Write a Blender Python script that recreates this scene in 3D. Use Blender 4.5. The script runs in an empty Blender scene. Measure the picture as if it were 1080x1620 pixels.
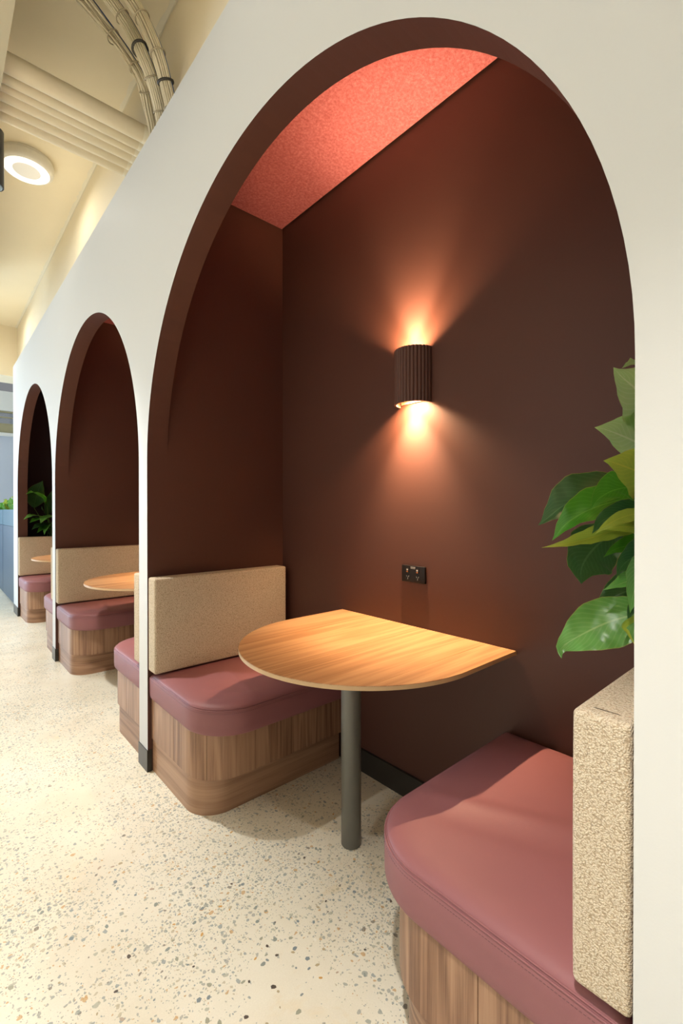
import bpy, bmesh, math, random
from math import sin, cos, pi, radians, sqrt, hypot
from mathutils import Vector, Matrix
random.seed(7)
SC = bpy.context.scene
COL = SC.collection

# ------------------------------------------------------------------ camera
# x = into the booths, y = along the booth front (away from the viewer), z = up
cam = bpy.data.cameras.new('camera')
camo = bpy.data.objects.new('camera', cam)
COL.objects.link(camo)
cam.sensor_fit = 'VERTICAL'
cam.sensor_height = 36.0
cam.lens = 730.85 / 1620 * 36
cam.clip_start = 0.02
camo.location = (0, 0, 1.22)
camo.rotation_euler = (pi / 2 - 0.005, 0, -0.7288)
SC.camera = camo

# ------------------------------------------------------------------ exposure, world
SC.view_settings.view_transform = 'Standard'
SC.view_settings.look = 'None'
SC.view_settings.gamma = 1.0
SC.view_settings.use_curve_mapping = False
SC.view_settings.exposure = 0.0
world = bpy.data.worlds.new('world')
SC.world = world
world.use_nodes = True
world.node_tree.nodes['Background'].inputs[0].default_value = (0.93, 0.96, 1.0, 1)
world.node_tree.nodes['Background'].inputs[1].default_value = 0.24


def lamp(name, kind, loc, energy, color, target=None, **kw):
    l = bpy.data.lights.new(name, kind)
    l.energy = energy
    l.color = color
    for k, v in kw.items():
        setattr(l, k, v)
    o = bpy.data.objects.new(name, l)
    o.location = loc
    if target is not None:
        o.rotation_euler = (Vector(target) - Vector(loc)).to_track_quat('-Z', 'Y').to_euler()
    COL.objects.link(o)
    return o


# corridor downlights: a row of ceiling spots; the one in view is also built as a lamp
DOWN = (1.0, 0.965, 0.91)
for x, y in ((-.10, -2.5), (-.10, 0.1), (.229, 2.73), (-.10, 5.35)):
    lamp('corridor_downlight', 'SPOT', (x, y, 2.735), 290, DOWN, (x, y, 0),
         spot_size=radians(78), spot_blend=1.0, shadow_soft_size=0.035)
for y in (-1.2, 1.5, 4.2, 6.9):  # added unseen row: its bounce off the floor brightens the ceiling
    lamp('added_bounce_spot', 'SPOT', (-1.7, y, 2.735), 880, DOWN, (-1.7, y, 0),
         spot_size=radians(72), spot_blend=0.8, shadow_soft_size=0.035)
# daylight from the windows at the far end of the corridor; added soft fill from the unseen room side
lamp('far_window_daylight', 'AREA', (-2.6, 10.6, 1.7), 480, (0.62, 0.80, 1.0), (0.6, 6.0, 1.2),
     shape='RECTANGLE', size=2.6, size_y=2.2)
lamp('room_fill', 'AREA', (-3.6, 1.2, 1.9), 30, (1.0, 0.96, 0.90), (0.8, 2.0, 2.2),
     shape='RECTANGLE', size=5.0, size_y=2.4)

# ------------------------------------------------------------------ dimensions (metres)
W1, TH, WB = 0.755, 0.094, 1.511        # booth front plane, its thickness, back wall
WI = W1 + TH
UA, RA, ZA, S = 1.2065, 0.992, 1.443, 2.096   # arch centre, radius, spring height, pitch
HT = 2.925
UT = 1.234                              # axis of the table, lamp and socket
UP = UA + RA                            # 2.1985 face of the partition
PT = S - 2 * RA                         # partition thickness

# ------------------------------------------------------------------ node helpers


class NT:
    def __init__(s, name):
        s.m = bpy.data.materials.new(name)
        s.m.use_nodes = True
        s.t = s.m.node_tree
        s.b = s.t.nodes['Principled BSDF']

    def n(s, typ, **kw):
        nd = s.t.nodes.new(typ)
        for k, v in kw.items():
            if isinstance(k, str) and hasattr(nd, k):
                setattr(nd, k, v)
            else:
                nd.inputs[k].default_value = v
        return nd

    def l(s, a, b):
        s.t.links.new(a, b)

    def val(s, sock, v):
        if hasattr(v, 'is_linked') or isinstance(v, bpy.types.NodeSocket):
            s.l(v, sock)
        else:
            sock.default_value = v

    def math(s, op, a, b=0.0, c=0.0):
        nd = s.t.nodes.new('ShaderNodeMath')
        nd.operation = op
        for i, v in enumerate((a, b, c)):
            s.val(nd.inputs[i], v)
        return nd.outputs[0]

    def mix(s, f, a, b, typ='MIX'):
        nd = s.t.nodes.new('ShaderNodeMix')
        nd.data_type = 'RGBA'
        nd.blend_type = typ
        s.val(nd.inputs[0], f)
        s.val(nd.inputs[6], a if not isinstance(a, tuple) else (*a[:3], 1))
        s.val(nd.inputs[7], b if not isinstance(b, tuple) else (*b[:3], 1))
        return nd.outputs[2]

    def coord(s, which='Object', scale=(1, 1, 1), loc=None):
        tc = s.t.nodes.new('ShaderNodeTexCoord')
        mp = s.t.nodes.new('ShaderNodeMapping')
        s.l(tc.outputs[which], mp.inputs[0])
        mp.inputs[3].default_value = scale
        if loc is not None:
            s.val(mp.inputs[1], loc)
        return mp.outputs[0]

    def noise(s, vec, scale, detail=3, rough=0.55, dist=0.0):
        nd = s.t.nodes.new('ShaderNodeTexNoise')
        s.l(vec, nd.inputs['Vector'])
        nd.inputs['Scale'].default_value = scale
        nd.inputs['Detail'].default_value = detail
        nd.inputs['Roughness'].default_value = rough
        nd.inputs['Distortion'].default_value = dist
        return nd.outputs[0]

    def ramp(s, f, stops, interp='LINEAR'):
        nd = s.t.nodes.new('ShaderNodeValToRGB')
        cr = nd.color_ramp
        cr.interpolation = interp
        while len(cr.elements) < len(stops):
            cr.elements.new(0.5)
        for e, (p, c) in zip(cr.elements, stops):
            e.position = p
            e.color = (*c[:3], 1) if isinstance(c, tuple) else (c, c, c, 1)
        s.l(f, nd.inputs[0])
        return nd.outputs[0]

    def bump(s, height, strength=0.3, dist=0.002):
        nd = s.t.nodes.new('ShaderNodeBump')
        nd.inputs['Strength'].default_value = strength
        nd.inputs['Distance'].default_value = dist
        s.l(height, nd.inputs['Height'])
        s.l(nd.outputs[0], s.b.inputs['Normal'])

    def out(s, color=None, rough=0.5, spec=0.5, metal=0.0):
        if color is not None:
            s.val(s.b.inputs['Base Color'], (*color[:3], 1) if isinstance(color, tuple) else color)
        s.val(s.b.inputs['Roughness'], rough)
        s.b.inputs['Specular IOR Level'].default_value = spec
        s.b.inputs['Metallic'].default_value = metal
        return s.m


def paint(name, col, rough=0.6, var=0.04, bump=0.06, spec=0.35, scale=180):
    n = NT(name)
    c = n.coord()
    f = n.noise(c, 1.6, 4)
    lo = tuple(v * (1 - var) for v in col)
    hi = tuple(min(1, v * (1 + var)) for v in col)
    n.bump(n.noise(c, scale, 2), bump, 0.001)
    return n.out(n.mix(f, lo, hi), rough, spec)


def plain(name, col, rough=0.5, metal=0.0, spec=0.5):
    n = NT(name)
    c = n.coord()
    f = n.noise(c, 40, 3)
    return n.out(n.mix(f, tuple(v * .93 for v in col), tuple(min(1, v * 1.06) for v in col)), rough, spec, metal)


def wood(name, dark, mid, light, rough=0.42, seam=0.0):
    """grain runs along V of the UV map (metres); every object gets its own cut"""
    n = NT(name)
    oi = n.n('ShaderNodeObjectInfo')
    cmb = n.n('ShaderNodeCombineXYZ')
    n.l(n.math('MULTIPLY', oi.outputs['Random'], 37.0), cmb.inputs[0])
    n.l(n.math('MULTIPLY', oi.outputs['Random'], 91.0), cmb.inputs[1])
    n.l(n.math('MULTIPLY', oi.outputs['Random'], 13.0), cmb.inputs[2])
    base = n.coord('UV', (1, 1, 1), cmb.outputs[0])

    def sc(v):
        mp = n.n('ShaderNodeMapping')
        n.l(base, mp.inputs[0])
        mp.inputs[3].default_value = v
        return mp.outputs[0]
    warp = n.noise(sc((10, .55, 1)), 1.0, 2, .45, .25)
    rings = n.math('SINE', n.math('MULTIPLY', warp, 44.0))
    rings = n.math('MULTIPLY_ADD', rings, 0.5, 0.5)
    streak = n.noise(sc((105, 1.0, 1)), 1.0, 6, .66)
    fine = n.noise(sc((380, 6, 1)), 1.0, 3, .6)
    broad = n.noise(sc((7, .4, 1)), 1.0, 2, .5)
    f = n.math('ADD', n.math('MULTIPLY', rings, 0.15), n.math('MULTIPLY', streak, 0.50))
    f = n.math('ADD', f, n.math('MULTIPLY', fine, 0.28))
    f = n.math('ADD', f, n.math('MULTIPLY', broad, 0.24))
    f = n.math('ADD', f, n.math('MULTIPLY_ADD', oi.outputs['Random'], 0.10, -0.07))
    col = n.ramp(f, [(0.40, dark), (0.57, mid), (0.76, light)])
    knot = n.ramp(n.noise(sc((16, 3.5, 1)), 1.0, 2, .5, .8), [(0.20, 1.0), (0.29, 0.0)])
    col = n.mix(n.math('MULTIPLY', knot, 0.4), col, dark)
    n.bump(fine, 0.08, 0.0006)
    return n.out(col, rough, 0.4)


M = {}
M['white'] = paint('white_wall_paint', (0.635, 0.635, 0.61), 0.62, 0.015, 0.10, 0.3, 260)
M['brown'] = paint('brown_wall_paint', (0.084, 0.0325, 0.0220), 0.50, 0.05, 0.06, 0.35, 220)
M['plum'] = paint('dark_plum_wall', (0.018, 0.010, 0.014), 0.6)  # near-black plum, darker than the other booth walls
M['concrete'] = paint('beige_soffit_paint', (0.83, 0.735, 0.545), 0.7, 0.06, 0.35, 0.25, 45)
M['bulkhead'] = paint('khaki_bulkhead_paint', (0.42, 0.37, 0.25), 0.6, 0.05, 0.1)
M['filler'] = paint('white_joint_filler', (0.78, 0.72, 0.58), 0.8, 0.15, 0.6, 0.2, 60)
M['black_metal'] = plain('dark_skirting_metal', (0.030, 0.028, 0.024), 0.30, 0.2)
M['bronze'] = plain('dark_bronze_pole', (0.150, 0.148, 0.128), 0.36, 0.15)
M['pipe'] = paint('cream_pipe_paint', (0.70, 0.61, 0.44), 0.38, 0.03, 0.05)
M['shade'] = plain('brown_lamp_shade', (0.095, 0.040, 0.028), 0.5)
M['shade_in'] = plain('lamp_inside', (0.72, 0.50, 0.33), 0.4)
M['black_plastic'] = plain('black_socket_plastic', (0.010, 0.008, 0.008), 0.35, 0.0, 0.25)
M['grey_plastic'] = plain('pale_print', (0.55, 0.53, 0.50), 0.4)
M['orange_plastic'] = plain('orange_switch_mark', (0.55, 0.16, 0.04), 0.4)
M['white_plastic'] = plain('white_light_body', (0.80, 0.77, 0.70), 0.35)
M['spot_metal'] = plain('grey_spot_metal', (0.06, 0.06, 0.062), 0.4, 0.5)
M['lens'] = plain('blue_grey_lens', (0.30, 0.40, 0.50), 0.15)
M['cable'] = plain('cream_cable', (0.74, 0.66, 0.49), 0.5)
M['blue_cable'] = plain('blue_cable', (0.05, 0.09, 0.22), 0.5)
M['tie'] = plain('dark_cable_tie', (0.045, 0.040, 0.032), 0.6)
M['tie_light'] = plain('beige_cable_tie', (0.40, 0.34, 0.23), 0.6)
M['soil'] = paint('dark_soil', (0.02, 0.014, 0.010), 0.95, 0.4, 1.0, 0.1, 60)
M['cabinet'] = plain('blue_cabinet', (0.014, 0.040, 0.070), 0.42)
M['cabinet_top'] = plain('blue_planter_box', (0.025, 0.085, 0.120), 0.42)
M['pale_blue'] = paint('pale_blue_wall', (0.55, 0.60, 0.70), 0.6)
M['off_white'] = paint('far_white_paint', (0.78, 0.77, 0.74), 0.6)
M['khaki'] = paint('far_khaki_panel', (0.40, 0.36, 0.22), 0.6)
M['stem'] = plain('green_stem', (0.10, 0.22, 0.035), 0.5)
M['stitch'] = plain('dark_stitch', (0.09, 0.032, 0.035), 0.6)
M['seam'] = plain('dark_fabric_seam', (0.10, 0.075, 0.05), 0.8)
M['edge_band'] = plain('pale_edge_band', (0.50, 0.33, 0.17), 0.45)
M['carcass'] = plain('dark_carcass', (0.05, 0.028, 0.018), 0.7)
M['walnut'] = wood('walnut_veneer', (0.180, 0.088, 0.050), (0.335, 0.185, 0.108), (0.44, 0.265, 0.160))
M['oak_top'] = wood('honey_table_veneer', (0.30, 0.138, 0.056), (0.44, 0.232, 0.104), (0.54, 0.318, 0.158), 0.36)

n = NT('glass'); n.b.inputs['Transmission Weight'].default_value = 1.0
M['glass'] = n.out((0.80, 0.86, 0.92), 0.05)

# emissive lamp faces
n = NT('lit_diffuser')
n.b.inputs['Emission Color'].default_value = (1, 0.94, 0.84, 1)
n.b.inputs['Emission Strength'].default_value = 1.3
M['lit'] = n.out((0.85, 0.83, 0.78), 0.4)
n = NT('diffuser_centre')
n.b.inputs['Emission Color'].default_value = (1, 0.93, 0.80, 1)
n.b.inputs['Emission Strength'].default_value = 0.25
M['lit_dim'] = n.out((0.70, 0.68, 0.63), 0.4)
n = NT('warm_bulb_face')
n.b.inputs['Emission Color'].default_value = (1, 0.62, 0.30, 1)
n.b.inputs['Emission Strength'].default_value = 6.0
M['bulb'] = n.out((0.8, 0.6, 0.4), 0.4)

# burgundy leather
n = NT('burgundy_leather')
c = n.coord()
v = n.n('ShaderNodeTexVoronoi'); n.l(c, v.inputs['Vector']); v.inputs['Scale'].default_value = 620
n.bump(n.math('ADD', v.outputs['Distance'], n.math('MULTIPLY', n.noise(c, 60, 3), 0.4)), 0.16, 0.0006)
M['leather'] = n.out(n.mix(n.noise(c, 5, 3), (0.235, 0.090, 0.096), (0.275, 0.107, 0.112)), 0.50, 0.35)

# boucle fabric
n = NT('beige_boucle')
c = n.coord()
v = n.n('ShaderNodeTexVoronoi'); v.inputs['Scale'].default_value = 330; v.inputs['Randomness'].default_value = 1.0
dis = n.n('ShaderNodeTexNoise'); n.l(c, dis.inputs['Vector']); dis.inputs['Scale'].default_value = 120
mixv = n.n('ShaderNodeVectorMath', operation='MULTIPLY_ADD')
n.l(dis.outputs['Color'], mixv.inputs[0]); mixv.inputs[1].default_value = (0.008, 0.008, 0.008); n.l(c, mixv.inputs[2])
n.l(mixv.outputs[0], v.inputs['Vector'])
h = n.math('SUBTRACT', 1.0, n.math('MULTIPLY', v.outputs['Distance'], 1.3))
h = n.math('ADD', h, n.math('MULTIPLY', n.noise(c, 500, 2), 0.35))
colr = n.ramp(h, [(0.15, (0.44, 0.34, 0.23)), (0.50, (0.62, 0.51, 0.365)), (1.0, (0.74, 0.645, 0.50))])
n.bump(h, 0.75, 0.0026)
M['boucle'] = n.out(colr, 0.95, 0.1)

# salmon felt
n = NT('salmon_felt')
c = n.coord()
f1 = n.noise(c, 85, 4, .7); f2 = n.noise(c, 420, 2, .7)
f = n.math('ADD', n.math('MULTIPLY', f1, 0.6), n.math('MULTIPLY', f2, 0.5))
n.bump(f2, 0.4, 0.001)
M['felt'] = n.out(n.ramp(f, [(0.36, (0.215, 0.052, 0.052)), (0.55, (0.325, 0.092, 0.090)), (0.75, (0.47, 0.185, 0.178))]), 0.95, 0.1)

# polished concrete with exposed aggregate
n = NT('polished_aggregate_floor')
c = n.coord()
dn = n.n('ShaderNodeTexNoise'); n.l(c, dn.inputs['Vector']); dn.inputs['Scale'].default_value = 55; dn.inputs['Detail'].default_value = 2
wv = n.n('ShaderNodeVectorMath', operation='MULTIPLY_ADD')
n.l(dn.outputs['Color'], wv.inputs[0]); wv.inputs[1].default_value = (0.016, 0.016, 0.0); n.l(c, wv.inputs[2])
wc = wv.outputs[0]
base = n.ramp(n.noise(c, 2.2, 5, .6), [(0.3, (0.72, 0.655, 0.52)), (0.5, (0.80, 0.75, 0.62)), (0.72, (0.85, 0.815, 0.70))])
base = n.mix(n.math('MULTIPLY', n.noise(c, 260, 3), 0.30), base, (0.42, 0.36, 0.25))
stain = n.ramp(n.noise(c, 5.0, 4, .65, .8), [(0.60, 0.0), (0.74, 1.0)])
base = n.mix(n.math('MULTIPLY', stain, 0.30), base, (0.66, 0.45, 0.16))
dens = n.ramp(n.noise(c, 1.7, 3, .6), [(0.30, 0.12), (0.70, 0.95)])


def chips(base, scale, size, thr, pal):
    v = n.n('ShaderNodeTexVoronoi'); n.l(wc, v.inputs['Vector']); v.inputs['Scale'].default_value = scale
    v.voronoi_dimensions = '2D'
    sep = n.n('ShaderNodeSeparateColor'); n.l(v.outputs['Color'], sep.inputs[0])
    rad = n.math('MULTIPLY', n.math('MULTIPLY_ADD', sep.outputs[1], 0.75, 0.35), size)
    inside = n.math('LESS_THAN', v.outputs['Distance'], rad)
    keep = n.math('LESS_THAN', sep.outputs[0], n.math('MULTIPLY_ADD', dens, thr * 2.6, -thr * 0.55))
    col = n.ramp(sep.outputs[2], pal, 'CONSTANT')
    return n.mix(n.math('MULTIPLY', n.math('MULTIPLY', inside, keep), 0.72), base, col)


PAL = [(0.0, (0.27, 0.30, 0.27)), (0.22, (0.36, 0.37, 0.29)), (0.40, (0.22, 0.27, 0.28)), (0.56, (0.46, 0.40, 0.27)),
       (0.70, (0.52, 0.30, 0.10)), (0.78, (0.32, 0.33, 0.30)), (0.955, (0.12, 0.10, 0.08)), (0.97, (0.80, 0.76, 0.66))]
base = chips(base, 170, 0.34, 0.40, PAL)
base = chips(base, 95, 0.36, 0.40, PAL)
base = chips(base, 55, 0.33, 0.34, PAL)
M['floor'] = n.out(base, n.ramp(n.noise(c, 6, 3), [(0.3, 0.30), (0.7, 0.42)]), 0.35)

# peace lily leaf: u across (0..1), v along (0..1)


def leaf_mat(name, dark, light, vein, rough=0.32):
    n = NT(name)
    tc = n.n('ShaderNodeTexCoord')
    sep = n.n('ShaderNodeSeparateXYZ'); n.l(tc.outputs['UV'], sep.inputs[0])
    a = n.math('ABSOLUTE', n.math('SUBTRACT', sep.outputs[0], 0.5))
    ph = n.math('SUBTRACT', n.math('MULTIPLY', sep.outputs[1], 15.0), n.math('MULTIPLY', a, 9.0))
    st = n.math('POWER', n.math('MULTIPLY_ADD', n.math('SINE', n.math('MULTIPLY', ph, 6.283)), 0.5, 0.5), 5.0)
    mid = n.math('LESS_THAN', a, 0.018)
    nz = n.noise(n.coord('Object'), 14, 3)
    col = n.mix(nz, dark, light)
    col = n.mix(n.math('MULTIPLY', st, 0.26), col, vein)
    col = n.mix(n.math('MULTIPLY', mid, 0.75), col, vein)
    edge = n.math('GREATER_THAN', a, 0.485)
    col = n.mix(n.math('MULTIPLY', edge, 0.5), col, (0.45, 0.42, 0.10))
    m = n.out(col, rough, 0.5)
    tr = n.n('ShaderNodeBsdfTranslucent')
    n.l(n.mix(0.5, col, vein), tr.inputs[0])
    ms = n.n('ShaderNodeMixShader')
    ms.inputs[0].default_value = 0.30
    n.l(n.b.outputs[0], ms.inputs[1]); n.l(tr.outputs[0], ms.inputs[2])
    n.l(ms.outputs[0], n.t.nodes['Material Output'].inputs[0])
    return m


M['leaf_pale'] = leaf_mat('pale_leaf', (0.37, 0.64, 0.17), (0.52, 0.77, 0.28), (0.74, 0.88, 0.50), 0.45)  # upper leaves: colour raised to stand in for light they lack
M['leaf_lime'] = leaf_mat('lime_leaf', (0.34, 0.50, 0.05), (0.48, 0.62, 0.09), (0.70, 0.70, 0.10), 0.42)
M['leaf_dark'] = leaf_mat('dark_leaf', (0.028, 0.10, 0.026), (0.06, 0.17, 0.05), (0.11, 0.25, 0.09), 0.30)
M['leaf_mid'] = leaf_mat('mid_green_leaf', (0.045, 0.22, 0.015), (0.10, 0.37, 0.025), (0.18, 0.48, 0.06), 0.28)
M['leaf_fresh'] = leaf_mat('fresh_green_leaf', (0.10, 0.37, 0.06), (0.20, 0.52, 0.11), (0.40, 0.66, 0.24), 0.27)

# ------------------------------------------------------------------ object helpers


def mesh_data(name, verts, faces, mats, uvs=None, midx=None, smooth=False, recalc=True):
    me = bpy.data.meshes.new(name)
    me.from_pydata([tuple(v) for v in verts], [], faces)
    for m in (mats if isinstance(mats, (list, tuple)) else [mats]):
        me.materials.append(m)
    if midx:
        for p, i in zip(me.polygons, midx):
            p.material_index = i
    if uvs:
        ul = me.uv_layers.new(name='uv')
        for lp in me.loops:
            ul.data[lp.index].uv = uvs[lp.vertex_index]
    if recalc:
        bm = bmesh.new(); bm.from_mesh(me)
        bmesh.ops.recalc_face_normals(bm, faces=bm.faces)
        bm.to_mesh(me); bm.free()
    if smooth:
        me.polygons.foreach_set('use_smooth', [True] * len(me.polygons))
        if smooth != 'all':
            me.set_sharp_from_angle(angle=radians(float(smooth) if smooth is not True else 35))
    me.update()
    return me


def link(name, me, parent=None, label=None, cat=None, group=None, kind=None):
    o = bpy.data.objects.new(name, me)
    COL.objects.link(o)
    if parent is not None:
        o.parent = parent
    for k, v in (('label', label), ('category', cat), ('group', group), ('kind', kind)):
        if v:
            o[k] = v
    return o


def obj(name, verts, faces, mats, parent=None, uvs=None, midx=None, smooth=False, recalc=True, **kw):
    return link(name, mesh_data(name, verts, faces, mats, uvs, midx, smooth, recalc), parent, **kw)


def thing(name, loc, label, cat, group=None):
    o = bpy.data.objects.new(name, None)
    o.empty_display_size = 0.05
    COL.objects.link(o)
    o.location = loc
    o['label'] = label
    o['category'] = cat
    if group:
        o['group'] = group
    return o


def copy_tree(o, off, label=None):
    """copy a thing, its parts and their sub-parts; shift the thing"""
    r = o.copy(); COL.objects.link(r)
    r.location = Vector(o.location) + Vector(off)
    if label:
        r['label'] = label
    for ch in list(o.children):
        c = ch.copy(); COL.objects.link(c); c.parent = r
        for g in list(ch.children):
            d = g.copy(); COL.objects.link(d); d.parent = c
    return r


def boxv(x0, x1, y0, y1, z0, z1):
    v = [(x, y, z) for x in (x0, x1) for y in (y0, y1) for z in (z0, z1)]
    f = [(0, 1, 3, 2), (4, 6, 7, 5), (0, 4, 5, 1), (2, 3, 7, 6), (0, 2, 6, 4), (1, 5, 7, 3)]
    return v, f


class Geo:
    def __init__(s):
        s.v, s.f, s.uv, s.mi = [], [], [], []

    def add(s, v, f, uv=None, mi=0):
        o = len(s.v)
        s.v += [tuple(p) for p in v]
        s.f += [tuple(i + o for i in q) for q in f]
        s.uv += uv if uv else [(p[0], p[2]) for p in v]
        s.mi += [mi] * len(f)

    def box(s, x0, x1, y0, y1, z0, z1, mi=0):
        s.add(*boxv(x0, x1, y0, y1, z0, z1), mi=mi)

    def quad(s, a, b, c, d, mi=0):
        s.add([a, b, c, d], [(0, 1, 2, 3)], mi=mi)

    def obj(s, name, mats, parent=None, uv=False, **kw):
        return obj(name, s.v, s.f, mats, parent, uvs=s.uv if uv else None, midx=s.mi, **kw)


def bevel_box(name, x0, x1, y0, y1, z0, z1, r, seg, mat, parent=None, smooth=True, cuts=0, bulge=None, **kw):
    me = mesh_data(name, *boxv(x0, x1, y0, y1, z0, z1), mat)
    bm = bmesh.new(); bm.from_mesh(me)
    if cuts:
        bmesh.ops.subdivide_edges(bm, edges=list(bm.edges), cuts=cuts, use_grid_fill=True)
    es = [e for e in bm.edges if len(e.link_faces) == 2 and e.link_faces[0].normal.dot(e.link_faces[1].normal) < 0.5]
    bmesh.ops.bevel(bm, geom=es, offset=r, segments=seg, profile=0.5, affect='EDGES', clamp_overlap=True)
    if bulge:
        for v in bm.verts:
            v.co = bulge(v.co.copy())
    bmesh.ops.recalc_face_normals(bm, faces=bm.faces)
    bm.to_mesh(me); bm.free()
    if smooth:
        me.polygons.foreach_set('use_smooth', [True] * len(me.polygons))
        me.set_sharp_from_angle(angle=radians(50))
    return link(name, me, parent, **kw)


def catmull(pts, n):
    P = [Vector(p) for p in pts]
    P = [P[0] * 2 - P[1]] + P + [P[-1] * 2 - P[-2]]
    out = []
    m = len(P) - 3
    for k in range(n):
        t = k / (n - 1) * m
        i = min(int(t), m - 1); t -= i
        a, b, c, d = P[i:i + 4]
        out.append(0.5 * ((2 * b) + (c - a) * t + (2 * a - 5 * b + 4 * c - d) * t * t + (3 * b - a - 3 * c + d) * t ** 3))
    return out


def even(P, n):
    """n points spaced evenly along the polyline P"""
    acc = [0.0]
    for a, b in zip(P[:-1], P[1:]):
        acc.append(acc[-1] + (b - a).length)
    out, j = [], 0
    for k in range(n):
        t = acc[-1] * k / (n - 1)
        while j < len(P) - 2 and acc[j + 1] < t:
            j += 1
        out.append(P[j].lerp(P[j + 1], min(1, max(0, (t - acc[j]) / max(1e-9, acc[j + 1] - acc[j])))))
    return out


def tube(pts, r, sides=8, closed=False, cap=True):
    """verts, faces of a tube along pts; r a number or one per point"""
    P = [Vector(p) for p in pts]
    n = len(P)
    V, F = [], []
    prev = None
    for i in range(n):
        if closed:
            t = P[(i + 1) % n] - P[i - 1]
        else:
            t = P[min(i + 1, n - 1)] - P[max(i - 1, 0)]
        t.normalize()
        a = prev if prev is not None else (Vector((0, 0, 1)) if abs(t.z) < .9 else Vector((1, 0, 0)))
        u = (a - t * a.dot(t)).normalized()
        prev = u
        w = t.cross(u)
        rr = r[i] if isinstance(r, (list, tuple)) else r
        for k in range(sides):
            an = 2 * pi * k / sides
            V.append(P[i] + (u * cos(an) + w * sin(an)) * rr)
    m = n if closed else n - 1
    for i in range(m):
        j = (i + 1) % n
        for k in range(sides):
            k2 = (k + 1) % sides
            F.append((i * sides + k, i * sides + k2, j * sides + k2, j * sides + k))
    if cap and not closed:
        F.append(tuple(range(sides)))
        F.append(tuple((n - 1) * sides + k for k in range(sides)))
    return V, F


def cylv(cx, cy, z0, z1, r, n=32, profile=None):
    """lathe: profile = [(radius, z)] bottom to top, closed with fans"""
    pr = profile or [(r, z0), (r, z1)]
    V = [(cx + q * cos(2 * pi * k / n), cy + q * sin(2 * pi * k / n), z) for q, z in pr for k in range(n)]
    F = [(i * n + k, i * n + (k + 1) % n, (i + 1) * n + (k + 1) % n, (i + 1) * n + k) for i in range(len(pr) - 1) for k in range(n)]
    F.append(tuple(range(n)))
    F.append(tuple((len(pr) - 1) * n + k for k in range(n)))
    return V, F


def outline_rect(d1, w0, w1, R, seg=16, t=0.0):
    """plan outline (d, w), set in by t: from the wall end d=0 along w0, round corner R, long side d=d1, back to the wall"""
    d0, d1, w0, w1, R = t, d1 - t, w0 + t, w1 - t, R - t
    pts = []
    nst, nl = 16, 34
    for i in range(nst):
        pts.append((d0 + (d1 - R - d0) * i / nst, w0))
    for i in range(seg + 1):
        a = -pi / 2 + pi / 2 * i / seg
        pts.append((d1 - R + R * cos(a), w0 + R + R * sin(a)))
    for i in range(1, nl + 1):
        pts.append((d1, w0 + R + (w1 - w0 - R) * i / nl))
    for i in range(1, 25):
        pts.append((d0 + (d1 - d0) * (1 - i / 24), w1))
    for i in range(1, 30):
        pts.append((d0, w1 + (w0 - w1) * i / 30))
    return pts


# ================================================================== SETTING
g = Geo(); g.box(-5, 6, -5, 16, -0.1, 0)
floor = g.obj('floor', M['floor'], kind='structure')

# --- booth front wall with three arches
NA = 72
front, back = [], []
arches = []
for i in range(3):
    uc = UA + i * S
    prof = [(uc - RA, 0.0), (uc - RA, ZA * .5)]
    prof += [(uc - RA * cos(pi * k / NA), ZA + RA * sin(pi * k / NA)) for k in range(NA + 1)]
    prof += [(uc + RA, ZA * .5), (uc + RA, 0.0)]
    arches.append(prof)
g = Geo()


def post(u0, u1):
    for x, ou in ((W1, 0), (WI, 1)):
        g.quad((x, u0, 0), (x, u1, 0), (x, u1, HT), (x, u0, HT))


post(-2.6, arches[0][0][0])
for i in range(2):
    post(arches[i][-1][0], arches[i + 1][0][0])
UE, RE = 6.72, 0.30                      # the far end turns a round corner into the depth
post(arches[2][-1][0], UE)
for pr in arches:
    for (a, za), (b, zb) in zip(pr[:-1], pr[1:]):
        if abs(a - b) > 1e-6:
            for x in (W1, WI):
                g.quad((x, a, za), (x, b, zb), (x, b, HT), (x, a, HT))
        g.quad((W1, a, za), (WI, a, za), (WI, b, zb), (W1, b, zb), mi=1)
for u0, u1 in ((-2.6, UE),):
    g.quad((W1, u0, HT), (WI, u0, HT), (WI, u1, HT), (W1, u1, HT))
g.quad((W1, -2.6, 0), (WI, -2.6, 0), (WI, -2.6, HT), (W1, -2.6, HT))
arc = [(W1 + RE - RE * cos(a), UE + RE * sin(a)) for a in [pi / 2 * k / 14 for k in range(15)]]
for (xa, ya), (xb, yb) in zip(arc[:-1], arc[1:]):
    g.quad((xa, ya, 0), (xb, yb, 0), (xb, yb, HT), (xa, ya, HT))
g.quad((arc[-1][0], UE + RE, 0), (WB + .1, UE + RE, 0), (WB + .1, UE + RE, HT), (arc[-1][0], UE + RE, HT))
g.add([(x, y, HT) for x, y in arc] + [(WI, UE, HT)], [tuple(range(len(arc) + 1))])
wf = g.obj('wall_front', [M['white'], M['brown']], kind='structure', recalc=False)
bm = bmesh.new(); bm.from_mesh(wf.data)
bmesh.ops.remove_doubles(bm, verts=bm.verts, dist=1e-5)
bmesh.ops.recalc_face_normals(bm, faces=bm.faces)
bm.to_mesh(wf.data); bm.free()

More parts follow.
